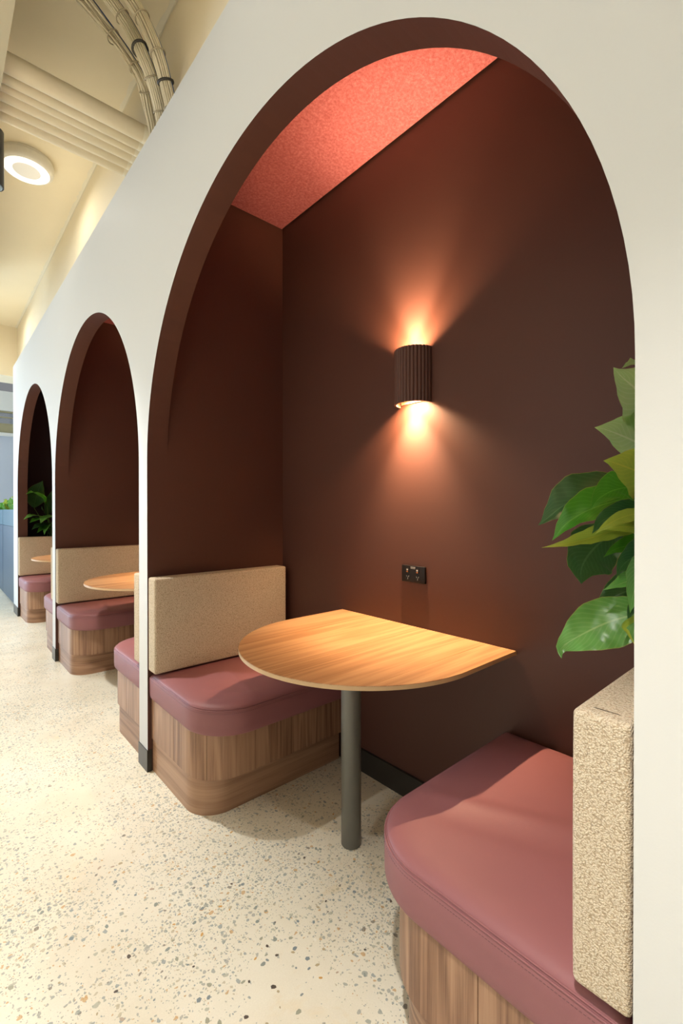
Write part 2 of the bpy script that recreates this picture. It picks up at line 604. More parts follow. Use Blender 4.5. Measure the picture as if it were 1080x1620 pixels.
PL0, PL1 = -0.44, UA - RA                # planter block beside the nearest booth
FP0, FP1 = UA + RA + 2 * S, 6.90         # planter block beside the farthest booth
g = Geo(); g.box(WB, WB + 0.1, -2.6, UE + RE - .002, 0, HT)
g.obj('wall_back', M['brown'], kind='structure')
for i in range(2):
    g = Geo(); u = UP + i * S
    g.box(WI, WB, u, u + PT, 0, HT - .02)
    g.obj('wall_partition', M['brown'], kind='structure')
g = Geo(); g.box(WI, WB, PL0 - .1, PL0, 0, HT - .02); g.obj('wall_near', M['brown'], kind='structure')
g = Geo(); g.box(WI, WB, FP1, FP1 + .03, 0, HT - .02); g.obj('wall_far', M['plum'], kind='structure')
for u0, u1 in ((PL0, PL1), (FP0, FP1)):
    g = Geo()
    x0, x1, zt = WI, WB, 0.885
    g.box(x0, x1, u0, u1, 0, 0.62)
    g.box(x0, x0 + .03, u0, u1, .62, zt); g.box(x1 - .02, x1, u0, u1, .62, zt)
    g.box(x0 + .03, x1 - .02, u0, u0 + .03, .62, zt); g.box(x0 + .03, x1 - .02, u1 - .03, u1, .62, zt)
    g.obj('wall_low', M['brown'], kind='structure')
# unseen lid added over the booths to block light from above
g = Geo(); g.box(WI, WB + .1, -2.6, UE + RE - .01, HT - .018, HT); g.obj('light_block_lid', M['white'], kind='structure')
# felt ceilings
for u0, u1 in ((PL0 + .008, UP - .008), (UP + PT + .008, UP + S - .008), (UP + PT + S + .008, FP1 - .008)):
    g = Geo(); g.box(WI + .004, WB - .010, u0, u1, 2.814, 2.838)
    g.obj('ceiling_felt', M['felt'], kind='structure')

# --- corridor ceiling, upper wall, bulkhead, beam
CZ = 3.68
g = Geo(); g.box(-4.2, 1.5, -4, 7.6, CZ, CZ + .2); g.obj('ceiling', M['concrete'], kind='structure')
g = Geo(); g.box(0.90, 1.0, -4, 7.6, HT + .001, CZ); g.obj('wall_upper', M['concrete'], kind='structure')
g = Geo(); g.box(-0.06, 0.245, -4, 6.2, 3.10, CZ); g.obj('ceiling_bulkhead', M['bulkhead'], kind='structure')
g = Geo(); g.box(-4.2, 1.5, 7.6, 8.05, 3.015, CZ + .2); g.obj('ceiling_beam', M['concrete'], kind='structure')
# ragged filler along the ceiling joint
rnd = random.Random(3)
V, F = [], []
NJ = 260
for k in range(NJ + 1):
    y = -1.0 + 8.6 * k / NJ
    a = .016 + rnd.random() * .012; b = .012 + rnd.random() * .012
    V += [(0.8985 - a, y, CZ - .0015), (0.8965, y, CZ - .0035), (0.8985, y, CZ - b)]
    if k:
        o = 3 * (k - 1)
        F += [(o, o + 1, o + 4, o + 3), (o + 1, o + 2, o + 5, o + 4)]
obj('trim_1', V, F, M['filler'], kind='structure')

# --- far end of the corridor
g = Geo(); g.box(-4.2, 4, 11.0, 11.1, 0, 2.64); g.obj('wall_end', M['pale_blue'], kind='structure')
g = Geo(); g.box(-4.2, 4, 10.93, 11.0, 2.64, 2.70); g.obj('trim_2', M['off_white'], kind='structure')
g = Geo(); g.box(-4.2, 4, 11.0, 11.1, 2.64, 2.86)
g.obj('wall_end_panel', M['khaki'], kind='structure')
g = Geo(); g.box(-4.2, 4, 10.95, 11.1, 3.13, 3.50); g.obj('wall_end_header', M['off_white'], kind='structure')
g = Geo(); g.box(-4.2, 4, 8.05, 11.1, 3.72, 3.9); g.obj('ceiling_far', M['off_white'], kind='structure')
g = Geo(); g.box(-4.2, 0.95, 9.3, 9.7, 3.60, 3.72); g.obj('ceiling_far_beam', M['concrete'], kind='structure')
win = bpy.data.objects.new('window_1', None); COL.objects.link(win); win['kind'] = 'structure'
g = Geo()
g.box(-4.2, 4, 11.02, 11.08, 2.86, 2.89); g.box(-4.2, 4, 11.02, 11.08, 3.10, 3.13); g.box(-4.2, 4, 11.03, 11.07, 3.0, 3.02)
k = -4.15
while k < 4:
    g.box(k - .025, k + .025, 11.02, 11.08, 2.89, 3.10); k += .55
g.obj('window_frame', M['khaki'], win, kind='structure')
g = Geo(); g.box(-4.2, 4, 11.046, 11.052, 2.885, 3.105); g.obj('window_pane', M['glass'], win, kind='structure')

# --- skirtings
SK = 0.004


def skirting(name, boxes):
    g = Geo()
    for b in boxes:
        g.box(*b)
    return g.obj(name, M['black_metal'], kind='structure')


skirting('baseboard_front', [(W1 - SK, W1, -2.6, PL1 + SK, 0, .1), (W1, W1 + .018, PL1, PL1 + SK, 0, .1)])
for i in range(2):
    u = UP + i * S
    skirting('baseboard_front', [(W1 - SK, W1, u - SK, u + PT + SK, 0, .1), (W1, W1 + .018, u - SK, u, 0, .1), (W1, W1 + .018, u + PT, u + PT + SK, 0, .1)])
skirting('baseboard_front', [(W1 - SK, W1, FP0 - SK, UE, 0, .1), (W1, W1 + .018, FP0 - SK, FP0, 0, .1)])
for i in range(3):
    skirting('baseboard_back', [(WB - .012, WB, UA + i * S - .44, UA + i * S + .48, 0, .103)])

# --- the larger stones showing in the polished floor
chipme = []
chipcols = [(0.26, 0.29, 0.26), (0.34, 0.34, 0.26), (0.22, 0.26, 0.27), (0.44, 0.36, 0.22), (0.58, 0.33, 0.10), (0.10, 0.08, 0.065), (0.46, 0.36, 0.27)]
chipmats = [plain('stone_chip_tone', c, 0.35) for c in chipcols]
for q in range(14):
    nn = rnd.choice((5, 6, 7))
    el = 0.55 + 0.45 * rnd.random()
    pts = [(cos(2 * pi * k / nn) * (0.75 + .4 * rnd.random()), sin(2 * pi * k / nn) * el * (0.75 + .4 * rnd.random())) for k in range(nn)]
    V = [(x, y, 0.0) for x, y in pts] + [(x * .93, y * .93, 0.06) for x, y in pts]
    F = [tuple(range(nn, 2 * nn))] + [(k, (k + 1) % nn, nn + (k + 1) % nn, nn + k) for k in range(nn)]
    mt = chipmats[(0, 1, 2, 0, 3, 1, 4, 2, 5, 6, 0, 1, 2, 3)[q]]
    chipme.append(mesh_data('stone_chip', V, F, mt))
placed = 0
while placed < 230:
    x = rnd.uniform(0.15, 1.35); y = rnd.uniform(0.25, 1.75)
    if y < 0.90 and x > 0.70 or x > .73 and y > 1.62:
        continue
    if rnd.random() > (0.25 + 0.75 * math.exp(-((x - .72) ** 2 + (y - .98) ** 2) / .07)):
        continue
    o = link('stone_chip', chipme[rnd.randrange(14)], floor)
    o.location = (x, y, 0.0)
    s_ = rnd.uniform(.0035, .0085)
    o.scale = (s_, s_, .006)
    o.rotation_euler = (0, 0, rnd.uniform(0, 6.28))
    placed += 1

# ================================================================== BOOTH BENCHES


def creases(d, w, near):
    def ridge(d0, w0, d1, w1, h, s):
        vx, vy = d1 - d0, w1 - w0
        L = hypot(vx, vy); t = ((d - d0) * vx + (w - w0) * vy) / L
        p = ((d - d0) * vy - (w - w0) * vx) / L
        e = 1.0
        if t < 0: e = math.exp(-(t / .06) ** 2)
        if t > L: e = math.exp(-((t - L) / .06) ** 2)
        return h * e * math.exp(-(p / s) ** 2)
    z = 0
    if near:
        z += ridge(.52, 1.0, .20, 1.12, .0050, .026) + ridge(.44, .95, .18, 1.05, -.0030, .035)
        z += ridge(.30, 1.10, .12, 1.20, .0018, .03)
    else:
        z += ridge(.52, 1.0, .26, 1.03, .0045, .024) + ridge(.54, .97, .43, .90, .0025, .018)
        z += ridge(.42, 1.10, .22, 1.16, -.0014, .04)
    return z


def make_bench(U0, sg, label, group, near):
    """U0 = face of the wall behind the backrest, sg = direction the sitter faces along y"""
    T = thing('booth_bench', (W1 + .37, U0, 0), label, 'bench', group)
    ox, oy = W1 + .37, U0

    def L(d, w, z):                      # bench space -> local to the Empty
        return (w - ox, sg * d, z)
    w1 = WB - .014
    # plinth with a rounded front corner, horizontal grain
    d1, w0, R, zt = .502, .778, .127, .155
    pth = outline_rect(d1, w0, w1, R)
    V, F, UVS = [], [], []
    acc = 0
    for i, p in enumerate(pth):
        if i:
            acc += hypot(p[0] - pth[i - 1][0], p[1] - pth[i - 1][1])
        for z in (0.0, zt):
            V.append(L(p[0], p[1], z)); UVS.append((z, acc))
    n_ = len(pth)
    for i in range(n_):
        j = (i + 1) % n_
        F.append((2 * i, 2 * j, 2 * j + 1, 2 * i + 1))
    F.append(tuple(2 * i + 1 for i in range(n_)))
    obj('plinth', V, F, M['walnut'], T, uvs=UVS, smooth=40)
    # dark core behind the panels
    core = outline_rect(.499, .784, w1, .122)
    V = [L(p[0], p[1], z) for z in (.154, .3395) for p in core]
    m = len(core)
    F = [(i, (i + 1) % m, m + (i + 1) % m, m + i) for i in range(m)]
    obj('core', V, F, M['carcass'], T)
    # upper veneer panels, vertical grain, joints between them
    d1, w0, R = .545, .772, .162
    Ls = d1 - R; La = R * pi / 2; Ll = w1 - w0 - R

    def at(s, t):                        # point on the path at arc length s, set in by t
        if s < Ls: return (s, w0 + t)
        if s < Ls + La:
            a = -pi / 2 + (s - Ls) / R
            return (d1 - R + (R - t) * cos(a), w0 + R + (R - t) * sin(a))
        return (d1 - t, w0 + R + s - Ls - La)
    brk = [0, .262, .500, .775, 1.045, Ls + La + Ll]
    for a, b in zip(brk[:-1], brk[1:]):
        gap = .0009
        a2 = a + (gap if a else 0); b2 = b - gap
        k = max(2, int((b2 - a2) / .014))
        V, F, UVS = [], [], []
        for i in range(k + 1):
            s = a2 + (b2 - a2) * i / k
            e = .0008 if i in (0, k) else 0
            for t, z in ((e, .152), (e, .340), (.014, .340), (.014, .152)):
                q = at(s, t)
                V.append(L(q[0], q[1], z)); UVS.append((s, z + t))
        for i in range(k):
            for c in range(4):
                F.append((4 * i + c, 4 * i + (c + 1) % 4, 4 * i + 4 + (c + 1) % 4, 4 * i + 4 + c))
        F += [(0, 1, 2, 3), tuple(4 * k + c for c in range(4))]
        obj('veneer_panel', V, F, M['walnut'], T, uvs=UVS, smooth=40)
    # seat cushion
    d1, w0, R = .605, .762, .197
    base = outline_rect(d1, w0, w1, R, 20)
    prof = [(.022, .3403), (.010, .3408), (.004, .344), (.0015, .351), (.0006, .37), (.0003, .405), (.0002, .432), (.0027, .440),
            (.0045, .4415), (.0075, .4475), (.014, .4535), (.026, .4585), (.045, .4625), (.07, .465)]
    V, F = [], []
    m = len(base)
    for t, z in prof:
        for p in outline_rect(d1, w0, w1, R, 20, t):
            V.append(L(p[0], p[1], z + (creases(p[0], p[1], near) * min(1, max(0, (t - .007) / .06)) if z > .452 else 0)))
    rings = len(prof)
    inn = outline_rect(d1, w0, w1, R, 20, .07)
    cx = d1 / 2; ya, yb = w0 + .26, w1 - .26
    NR = 30
    for q in range(1, NR + 1):
        k = 1 - q / NR
        for p in inn:
            cy = min(max(p[1], ya), yb)
            d, w = cx + (p[0] - cx) * k, cy + (p[1] - cy) * k
            V.append(L(d, w, .465 + .006 * (1 - k * k) + creases(d, w, near)))
        rings += 1
    for i in range(rings - 1):
        for j in range(m):
            j2 = (j + 1) % m
            F.append((i * m + j, i * m + j2, (i + 1) * m + j2, (i + 1) * m + j))
    F.append(tuple(range(m)))
    cu = obj('seat_cushion', V, F, M['leather'], T, smooth='all')
    bm = bmesh.new(); bm.from_mesh(cu.data)
    bmesh.ops.remove_doubles(bm, verts=bm.verts, dist=2e-5)
    bmesh.ops.dissolve_degenerate(bm, edges=bm.edges, dist=1e-6)
    bmesh.ops.recalc_face_normals(bm, faces=bm.faces)
    bm.to_mesh(cu.data); bm.free()
    nfr = 16 + 21 + 34
    for z, t, r in ((.4395, .0020, .0021), (.4448, .0058, .0019)):
        ins = outline_rect(d1, w0, w1, R, 20, t)[:nfr]
        obj('piping', *tube([L(p[0], p[1], z) for p in ins], r, 6), M['leather'], cu, smooth='all')
    ins = outline_rect(d1, w0, w1, R, 20, .0004)[:nfr]
    G = Geo()
    pl = [Vector(L(p[0], p[1], .4295)) for p in ins]
    for a, b in zip(pl[:-1], pl[1:]):
        ln = (b - a).length; k = max(1, int(ln / .0055))
        for i in range(k):
            p, q = a.lerp(b, (i + .15) / k), a.lerp(b, (i + .8) / k)
            G.add(*tube([p, q], .0007, 4))
    st = G.obj('stitching', M['stitch'], cu)
    # backrest
    x0, x1 = W1 + .002 - ox, WB - .036 - ox
    y0, y1 = sorted((0.0015 * sg, .086 * sg))
    z0, z1 = .4725, .907

    def bulge(v):
        fx = max(0, 1 - (2 * (v.x - (x0 + x1) / 2) / (x1 - x0)) ** 2); fz = max(0, 1 - (2 * (v.z - (z0 + z1) / 2) / (z1 - z0)) ** 2)
        f = sqrt(fx * fz)
        if v.y * sg > .06:
            v.y += sg * .006 * f
        return v
    br = bevel_box('backrest', x0, x1, y0, y1, z0, z1, .027, 6, M['boucle'], T, cuts=7, bulge=bulge)
    # seam round the end panel of the backrest
    e = .0165
    loop = []
    for (yy, zz, a0) in ((y1 - .027, z1 - .027, 0), (y0 + .027, z1 - .027, 90), (y0 + .027, z0 + .027, 180), (y1 - .027, z0 + .027, 270)):
        for k in range(5):
            a = radians(a0 + 90 * k / 4)
            loop.append((x0 + .0265, yy + .0272 * cos(a), zz + .0272 * sin(a)))
    obj('seam', *tube(loop, .0009, 5, closed=True), M['seam'], br)
    return T


far_b = make_bench(UP - .0012, -1, 'burgundy bench with its beige backrest left of the large table in the nearest booth',
                   'booth benches', False)
near_b = make_bench(PL1 + .0012, 1, 'burgundy bench nearest the viewer at the right edge beneath the overhanging leaves', 'booth benches', True)
near_2 = copy_tree(near_b, (0, S, 0), 'near bench of the middle booth, showing just left of the first white post')
copy_tree(far_b, (0, S, 0), 'far bench of the middle booth, seen whole behind its table tip')
copy_tree(far_b, (0, 2 * S, 0), 'farthest small bench, in the third booth below the potted leaves')
copy_tree(near_2, (0, S, 0), 'near bench of the farthest booth, a sliver left of the second white post')

# ================================================================== TABLES


def make_table(label):
    r, wc, wb = .450, 1.204, WB - .002
    T = thing('booth_table', (wc, UT, 0), label, 'table', 'booth tables')
    zt = .733

    def front(u):                        # local x of the rounded edge at local y = u
        return -sqrt(max(0, r * r - u * u))
    # core slab with pale edge band
    pts = [(-r * cos(a), -r * sin(a)) for a in [-pi / 2 + pi * k / 64 for k in range(65)]]
    pts = [(wb - wc, r)] + pts + [(wb - wc, -r)]
    V = [(x, y, z) for z in (.7195, zt - .002) for x, y in pts]
    m = len(pts)
    F = [(i, (i + 1) % m, m + (i + 1) % m, m + i) for i in range(m)] + [tuple(range(m)), tuple(range(m, 2 * m))]
    top = obj('tabletop', V, F, M['edge_band'], T, smooth=40, label='pale edged tabletop slab')
    for a, b in ((-r, -.334), (-.334, -.045), (-.045, .252), (.252, r)):
        k = max(4, int((b - a) / .008))
        V, F, UVS = [], [], []
        for i in range(k + 1):
            # denser towards the tips where the rim turns steep
            u = a + (b - a) * i / k
            u2 = min(max(u, a + (.0005 if a > -r else .0008)), b - (.0005 if b < r else .0008))
            x = front(u2)
            x = min(x + .0008, wb - wc)
            for xx, z in ((x, zt), (wb - wc, zt), (x, zt - .0025), (wb - wc, zt - .0025)):
                V.append((xx, u2, z)); UVS.append((u2, xx + (zt - z)))
        for i in range(k):
            o = 4 * i
            F += [(o, o + 1, o + 5, o + 4), (o + 2, o + 6, o + 7, o + 3), (o, o + 4, o + 6, o + 2), (o + 1, o + 3, o + 7, o + 5)]
        F += [(0, 2, 3, 1), (4 * k, 4 * k + 1, 4 * k + 3, 4 * k + 2)]
        obj('board', V, F, M['oak_top'], top, uvs=UVS)
    lx = 1.147 - wc
    obj('pole', *cylv(lx, -.002, 0, .71, .0365, 40, [(.034, .0005), (.0365, .004), (.0365, .715)]), M['bronze'], T, smooth=40)
    obj('mounting_plate', *cylv(lx, -.002, .7, .7105, .07, 32, [(.068, .713), (.07, .7145), (.07, .7195)]), M['bronze'], T, smooth=40)
    G = Geo(); G.box(wb - wc - .03, wb - wc, -.36, .36, .699, .7195)
    G.obj('wall_cleat', M['bronze'], T)
    return T


t1 = make_table('large honey wood half round table on a dark pole in the nearest booth')
copy_tree(t1, (0, S, 0), 'honey wood table tip in the middle booth left of the first white post')
copy_tree(t1, (0, 2 * S, 0), 'smallest honey wood table tip, in the farthest booth')

# ================================================================== WALL LAMPS


def make_lamp(label):
    T = thing('wall_lamp', (WB, UT - .001, 1.655), label, 'lamp', 'fluted wall lamps')
    H, r0, nf = .223, .0855, 17
    V, F = [], []
    N = nf * 10
    for z in (0, H):
        for rr in (0, 1):
            for k in range(N + 1):
                ph = pi * k / N
                r = r0 - .0032 + .0042 * abs(sin(nf * ph)) ** .7 if rr == 0 else r0 - .0085
                V.append((-r * sin(ph) - .0005, -r * cos(ph), z))
    n1 = N + 1
    A, B, C_, D = 0, n1, 2 * n1, 3 * n1
    for k in range(N):
        F += [(A + k, A + k + 1, C_ + k + 1, C_ + k), (B + k, D + k, D + k + 1, B + k + 1),
              (A + k, B + k, B + k + 1, A + k + 1), (C_ + k, C_ + k + 1, D + k + 1, D + k)]
    mi = []
    for k in range(N):
        mi += [0, 1, 0, 0]
    F += [(A, C_, D, B), (A + N, B + N, D + N, C_ + N)]
    mi += [0, 0]
    obj('fluted_shade', V, F, [M['shade'], M['shade_in']], T, midx=mi, smooth=30)
    G = Geo(); G.box(-.006, -.0005, -.070, .070, .01, H - .01)
    G.obj('back_plate', M['shade_in'], T)
    G = Geo(); G.box(-.052, -.006, -.03, .03, .055, H - .055)
    G.obj('lamp_holder', M['shade_in'], T)
    for z0, z1, zz in ((H - .055, H - .043, H - .0425), (.043, .055, .0425)):
        b = obj('bulb', *cylv(-.052, 0, z0, z1, .021, 24, [(.018, z0), (.021, z0 + .003), (.021, z1 - .003), (.018, z1)]), M['bulb'], T, smooth=40)
    return T


WARM = (1.0, 0.62, 0.34)


def lamp_lights(i, k=1.0):
    y = UT - .001 + i * S
    x = WB - .054
    for z, tz in ((1.655 + .223 - .036, 1), (1.655 + .036, -1)):
        lamp('wall_lamp_beam', 'SPOT', (x, y, z), (52 if tz > 0 else 50) * k, WARM, (x, y, z + tz),
             spot_size=radians(150), spot_blend=0.9, shadow_soft_size=0.010)
        lamp('wall_lamp_core', 'SPOT', (x, y, z), (78 if tz > 0 else 125) * k, (1.0, 0.74, 0.47), (x + (.012 if tz > 0 else 0.0), y, z + tz * .2),
             spot_size=radians(66 if tz > 0 else 78), spot_blend=1.0, shadow_soft_size=0.010)


wl = make_lamp('dark brown fluted half round wall lamp glowing up and down above the socket')
lamp_lights(0)
for i in (1, 2):
    copy_tree(wl, (0, i * S, 0), ('fluted wall lamp inside the middle booth, hidden by its arch', 'fluted wall lamp inside the farthest booth, hidden by its arch')[i - 1])
    lamp_lights(i, (.8, .7)[i - 1])

# ================================================================== POWER SOCKET
T = thing('power_socket', (WB, UT, .9515), 'black double power socket on the brown wall above the table', 'socket')
bevel_box('cover_plate', -.012, -.0003, -.0615, .0615, -.035, .035, .003, 3, M['black_plastic'], T)
for sy in (-1, 1):
    yy = sy * .026
    obj_ = bevel_box('rocker_switch', -.0165, -.0115, yy - .006, yy + .006, .006, .024, .0015, 2, M['black_plastic'], T)
    G = Geo(); G.box(-.0169, -.0164, yy - .0045, yy + .0045, .008, .0115); G.obj('switch_mark', M['orange_plastic'], obj_, label='orange switch mark')
    G = Geo(); G.box(-.0169, -.0164, yy - .004, yy + .004, .0145, .021); G.obj('switch_patch', M['grey_plastic'], obj_, label='pale switch face')  # small pale plate on each black rocker
    face = obj('outlet_face', *[([(-.0125 + (-.0012 if r == .011 else 0), yy + r * cos(a), -.014 + r * sin(a)) for r in (.0135, .011) for a in [2 * pi * k / 20 for k in range(20)]]),
               [(k, (k + 1) % 20, 20 + (k + 1) % 20, 20 + k) for k in range(20)] + [tuple(range(20, 40))]], M['black_plastic'], T)
    G = Geo()
    for ang, dy, dz in ((30, -.005, .004), (-30, .005, .004), (0, 0, -.005)):
        v, f = boxv(-.0140, -.0136, -.0009, .0009, -.0035, .0035)
        a = radians(ang)
        v = [(p[0], yy + dy + p[1] * cos(a) - p[2] * sin(a), -.014 + dz + p[1] * sin(a) + p[2] * cos(a)) for p in v]
        G.add(v, f)
    G.obj('pin_slots', M['grey_plastic'], face)
G = Geo()
for q in range(7):
    G.box(-.0124, -.0120, -.012 + q * .0036, -.0098 + q * .0036, .0265, .031)
    G.box(-.0124, -.0120, -.0115 + q * .0034, -.0095 + q * .0034, .0225, .0248)
G.obj('printed_label', M['grey_plastic'], T, label='pale printed strip')

# ================================================================== PLANTS


def leaf(name, pts, width, nrm, mat, parent, org, tipk=1.0, fold=.12, wave=.0, peak=.42):
    """pts run tip -> base in world space"""
    P = even(catmull(list(reversed(pts)), 60), 22)
    N, J = len(P), 4
    V, F, UVS = [], [], []
    nh = Vector(nrm).normalized()
    for i, p in enumerate(P):
        t = i / (N - 1)
        tg = (P[min(i + 1, N - 1)] - P[max(i - 1, 0)]).normalized()
        sd = tg.cross(nh)
        if sd.length < 1e-3: sd = tg.cross(Vector((0, 0, 1)))
        sd.normalize(); up = sd.cross(tg).normalized()
        # lanceolate with a drawn-out tip
        if t < peak: sh = sin(pi / 2 * t / peak) ** .75
        else:
            q = (t - peak) / (1 - peak)
            sh = cos(pi / 2 * q) ** 1.22
        hw = width * .56 * sh
        for j in range(-J, J + 1):
            a = j / J
            off = up * (abs(a) ** 1.3 * hw * fold * 2 + .0028 * sin(2 * pi * (t * 15 - abs(a) * 4.5)) * abs(a) ** .6 * min(1, hw / .02) + wave * hw * sin(t * 9 + a * 2) * a)
            V.append(p + sd * (a * hw) + off - org)
            UVS.append((.5 + a / 2, t))
    m = 2 * J + 1
    for i in range(N - 1):
        for j in range(m - 1):
            F.append((i * m + j, i * m + j + 1, (i + 1) * m + j + 1, (i + 1) * m + j))
    return obj(name, V, F, M[mat], parent, uvs=UVS, smooth='all', recalc=False)


def stem(a, b, bow, parent, org, r=.0028):
    a, b = Vector(a), Vector(b)
    mid = a.lerp(b, .5) + Vector(bow)
    obj('stem', *tube([p - org for p in catmull([a, mid, b], 10)], [r * (1 - .4 * k / 9) for k in range(10)], 6), M['stem'], parent, smooth='all')


for (u0, u1), lab in (((PL0, PL1), 'dark planter trough on the low wall behind the nearest backrest'), ((FP0, FP1), 'dark planter trough on the low wall behind the farthest backrest')):
    T = thing('planter_trough', ((WI + WB) / 2, (u0 + u1) / 2, .621), lab, 'planter', 'planter troughs')
    hx, hy = (WB - WI) / 2 - .035, (u1 - u0) / 2 - .04
    G = Geo()
    G.box(-hx, hx, -hy, hy, 0, .01); G.box(-hx, -hx + .006, -hy, hy, .01, .255); G.box(hx - .006, hx, -hy, hy, .01, .255)
    G.box(-hx + .006, hx - .006, -hy, -hy + .006, .01, .255); G.box(-hx + .006, hx - .006, hy - .006, hy, .01, .255)
    G.obj('trough', M['black_metal'], T)
    G = Geo(); G.box(-hx + .007, hx - .007, -hy + .007, hy - .007, .011, .235)
    s_ = G.obj('soil', M['soil'], T); s_['kind'] = 'stuff'

org = Vector((1.2, .02, .857))
T = thing('peace_lily', org, 'broad leaved green plant reaching out from behind the white wall at right', 'plant')
C = Vector((-.60, -.55, .35))            # faces turned to the aisle
U_ = (-.35, -.3, .9)
near_leaves = [
    ([(1.15, .353, 1.535), (1.17, .338, 1.547), (1.2, .321, 1.545), (1.22, .27, 1.50)], .05, (-.2, -.5, .8), 'leaf_pale', 0),
    ([(1.08, .347, 1.521), (1.10, .335, 1.500), (1.17, .300, 1.450), (1.22, .262, 1.375)], .125, (-.75, -.5, -.05), 'leaf_pale', .05),
    ([(1.08, .384, 1.399), (1.1, .363, 1.392), (1.18, .325, 1.366), (1.25, .27, 1.318)], .115, (-.7, -.5, .1), 'leaf_pale', .08),
    ([(1.05, .356, 1.322), (1.06, .342, 1.319), (1.12, .308, 1.298), (1.2, .255, 1.258)], .105, (-.7, -.45, .05), 'leaf_lime', .08),
    ([(1.22, .574, 1.178), (1.24, .509, 1.235), (1.26, .433, 1.275), (1.28, .33, 1.28)], .125, (-.5, -.35, .75), 'leaf_dark', .10),
    ([(1.12, .493, 1.145), (1.13, .457, 1.192), (1.16, .398, 1.230), (1.22, .29, 1.265)], .085, (-.6, -.35, .6), 'leaf_mid', .2),
    ([(1.06, .385, 1.22), (1.08, .371, 1.247), (1.12, .345, 1.266), (1.18, .29, 1.272)], .07, (-.6, -.5, .5), 'leaf_mid', .2),
    ([(1.1, .396, 1.166), (1.12, .378, 1.198), (1.15, .335, 1.214), (1.2, .27, 1.225)], .055, (-.7, -.5, .3), 'leaf_dark', .1),
    ([(1.06, .491, 1.132), (1.08, .451, 1.140), (1.12, .411, 1.154), (1.16, .360, 1.175), (1.2, .28, 1.19)], .040, (-.5, -.5, .6), 'leaf_lime', .2),
    ([(1.1, .375, 1.176), (1.12, .340, 1.183), (1.16, .310, 1.178), (1.2, .25, 1.170)], .050, (-.6, -.5, .4), 'leaf_lime', .15),
    ([(1.1, .418, 1.052), (1.13, .428, 1.088), (1.17, .415, 1.130), (1.2, .370, 1.180)], .115, (-.70, -.60, .05), 'leaf_dark', .06),
    ([(1.14, .386, 1.112), (1.16, .365, 1.132), (1.2, .325, 1.144), (1.24, .26, 1.150)], .045, (-.6, -.5, .4), 'leaf_mid', .15),
    ([(1.08, .340, 1.078), (1.1, .332, 1.105), (1.14, .310, 1.128), (1.2, .26, 1.155)], .065, (-.8, -.5, .1), 'leaf_dark', .1),
    ([(1.06, .360, 1.050), (1.08, .336, 1.063), (1.12, .308, 1.076), (1.18, .25, 1.09)], .048, (-.4, -.4, .8), 'leaf_fresh', .1),
    ([(1.02, .297, 1.018), (1.05, .300, 1.051), (1.1, .298, 1.095), (1.18, .26, 1.135)], .058, (-.8, -.5, .1), 'leaf_fresh', .15),
    ([(1.035, .434, .893), (1.05, .440, .913), (1.07, .399, .950), (1.1, .345, .985), (1.14, .270, 1.012)], .100, (-.55, -.50, .60), 'leaf_fresh', .06),
    ([(1.12, .397, .994), (1.14, .378, 1.015), (1.17, .345, 1.038), (1.22, .28, 1.07)], .075, (-.5, -.5, .6), 'leaf_dark', .1),
    ([(1.05, .372, 1.168), (1.06, .355, 1.186), (1.09, .330, 1.205), (1.14, .29, 1.22)], .026, (-.6, -.5, .3), 'leaf_lime', .1),
    ([(1.02, .286, .954), (1.04, .306, .973), (1.06, .318, .985), (1.12, .29, 1.01)], .010, (-.6, -.5, .3), 'leaf_lime', .1),
    ([(1.20, .46, 1.115), (1.22, .42, 1.150), (1.25, .36, 1.175), (1.28, .28, 1.18)], .055, (-.6, -.4, .6), 'leaf_mid', .15),
    ([(1.22, .43, 1.075), (1.23, .40, 1.10), (1.25, .35, 1.12), (1.28, .27, 1.13)], .050, (-.6, -.4, .6), 'leaf_lime', .15),
    ([(1.16, .365, .955), (1.18, .345, .985), (1.20, .32, 1.01), (1.23, .26, 1.04)], .050, (-.7, -.5, .3), 'leaf_fresh', .15),
    ([(1.18, .33, 1.20), (1.19, .31, 1.235), (1.21, .28, 1.255), (1.24, .22, 1.26)], .07, (-.7, -.4, .4), 'leaf_mid', .15),
    ([(1.22, .335, 1.335), (1.23, .31, 1.345), (1.25, .28, 1.345), (1.27, .22, 1.33)], .06, (-.6, -.4, .5), 'leaf_dark', .12),
    ([(1.10, .325, .985), (1.11, .32, 1.01), (1.14, .305, 1.03), (1.19, .26, 1.05)], .04, (-.7, -.5, .2), 'leaf_dark', .12),
    ([(1.3, .10, 1.42), (1.28, .08, 1.50), (1.26, .05, 1.48), (1.24, .03, 1.30)], .10, (-.7, -.2, .5), 'leaf_mid', .1),
    ([(1.05, -.12, 1.30), (1.08, -.1, 1.34), (1.14, -.06, 1.30), (1.2, -.02, 1.15)], .10, (-.7, -.2, .5), 'leaf_dark', .1),
    ([(1.35, -.22, 1.22), (1.32, -.18, 1.30), (1.27, -.1, 1.26), (1.22, -.02, 1.1)], .11, (-.6, -.2, .6), 'leaf_mid', .1),
]
for k, (pts, w, nr, mt, fo) in enumerate(near_leaves):
    leaf('leaf', pts, w, nr, mt, T, org, fold=fo, wave=.17, peak=.5 if w > .1 else .42)
    b = Vector(pts[-1])
    root = Vector((1.2 + .09 * (rnd.random() - .5), .02 + .12 * (rnd.random() - .5), .8625))
    stem(root, b, (-.01, .01, .03), T, org)

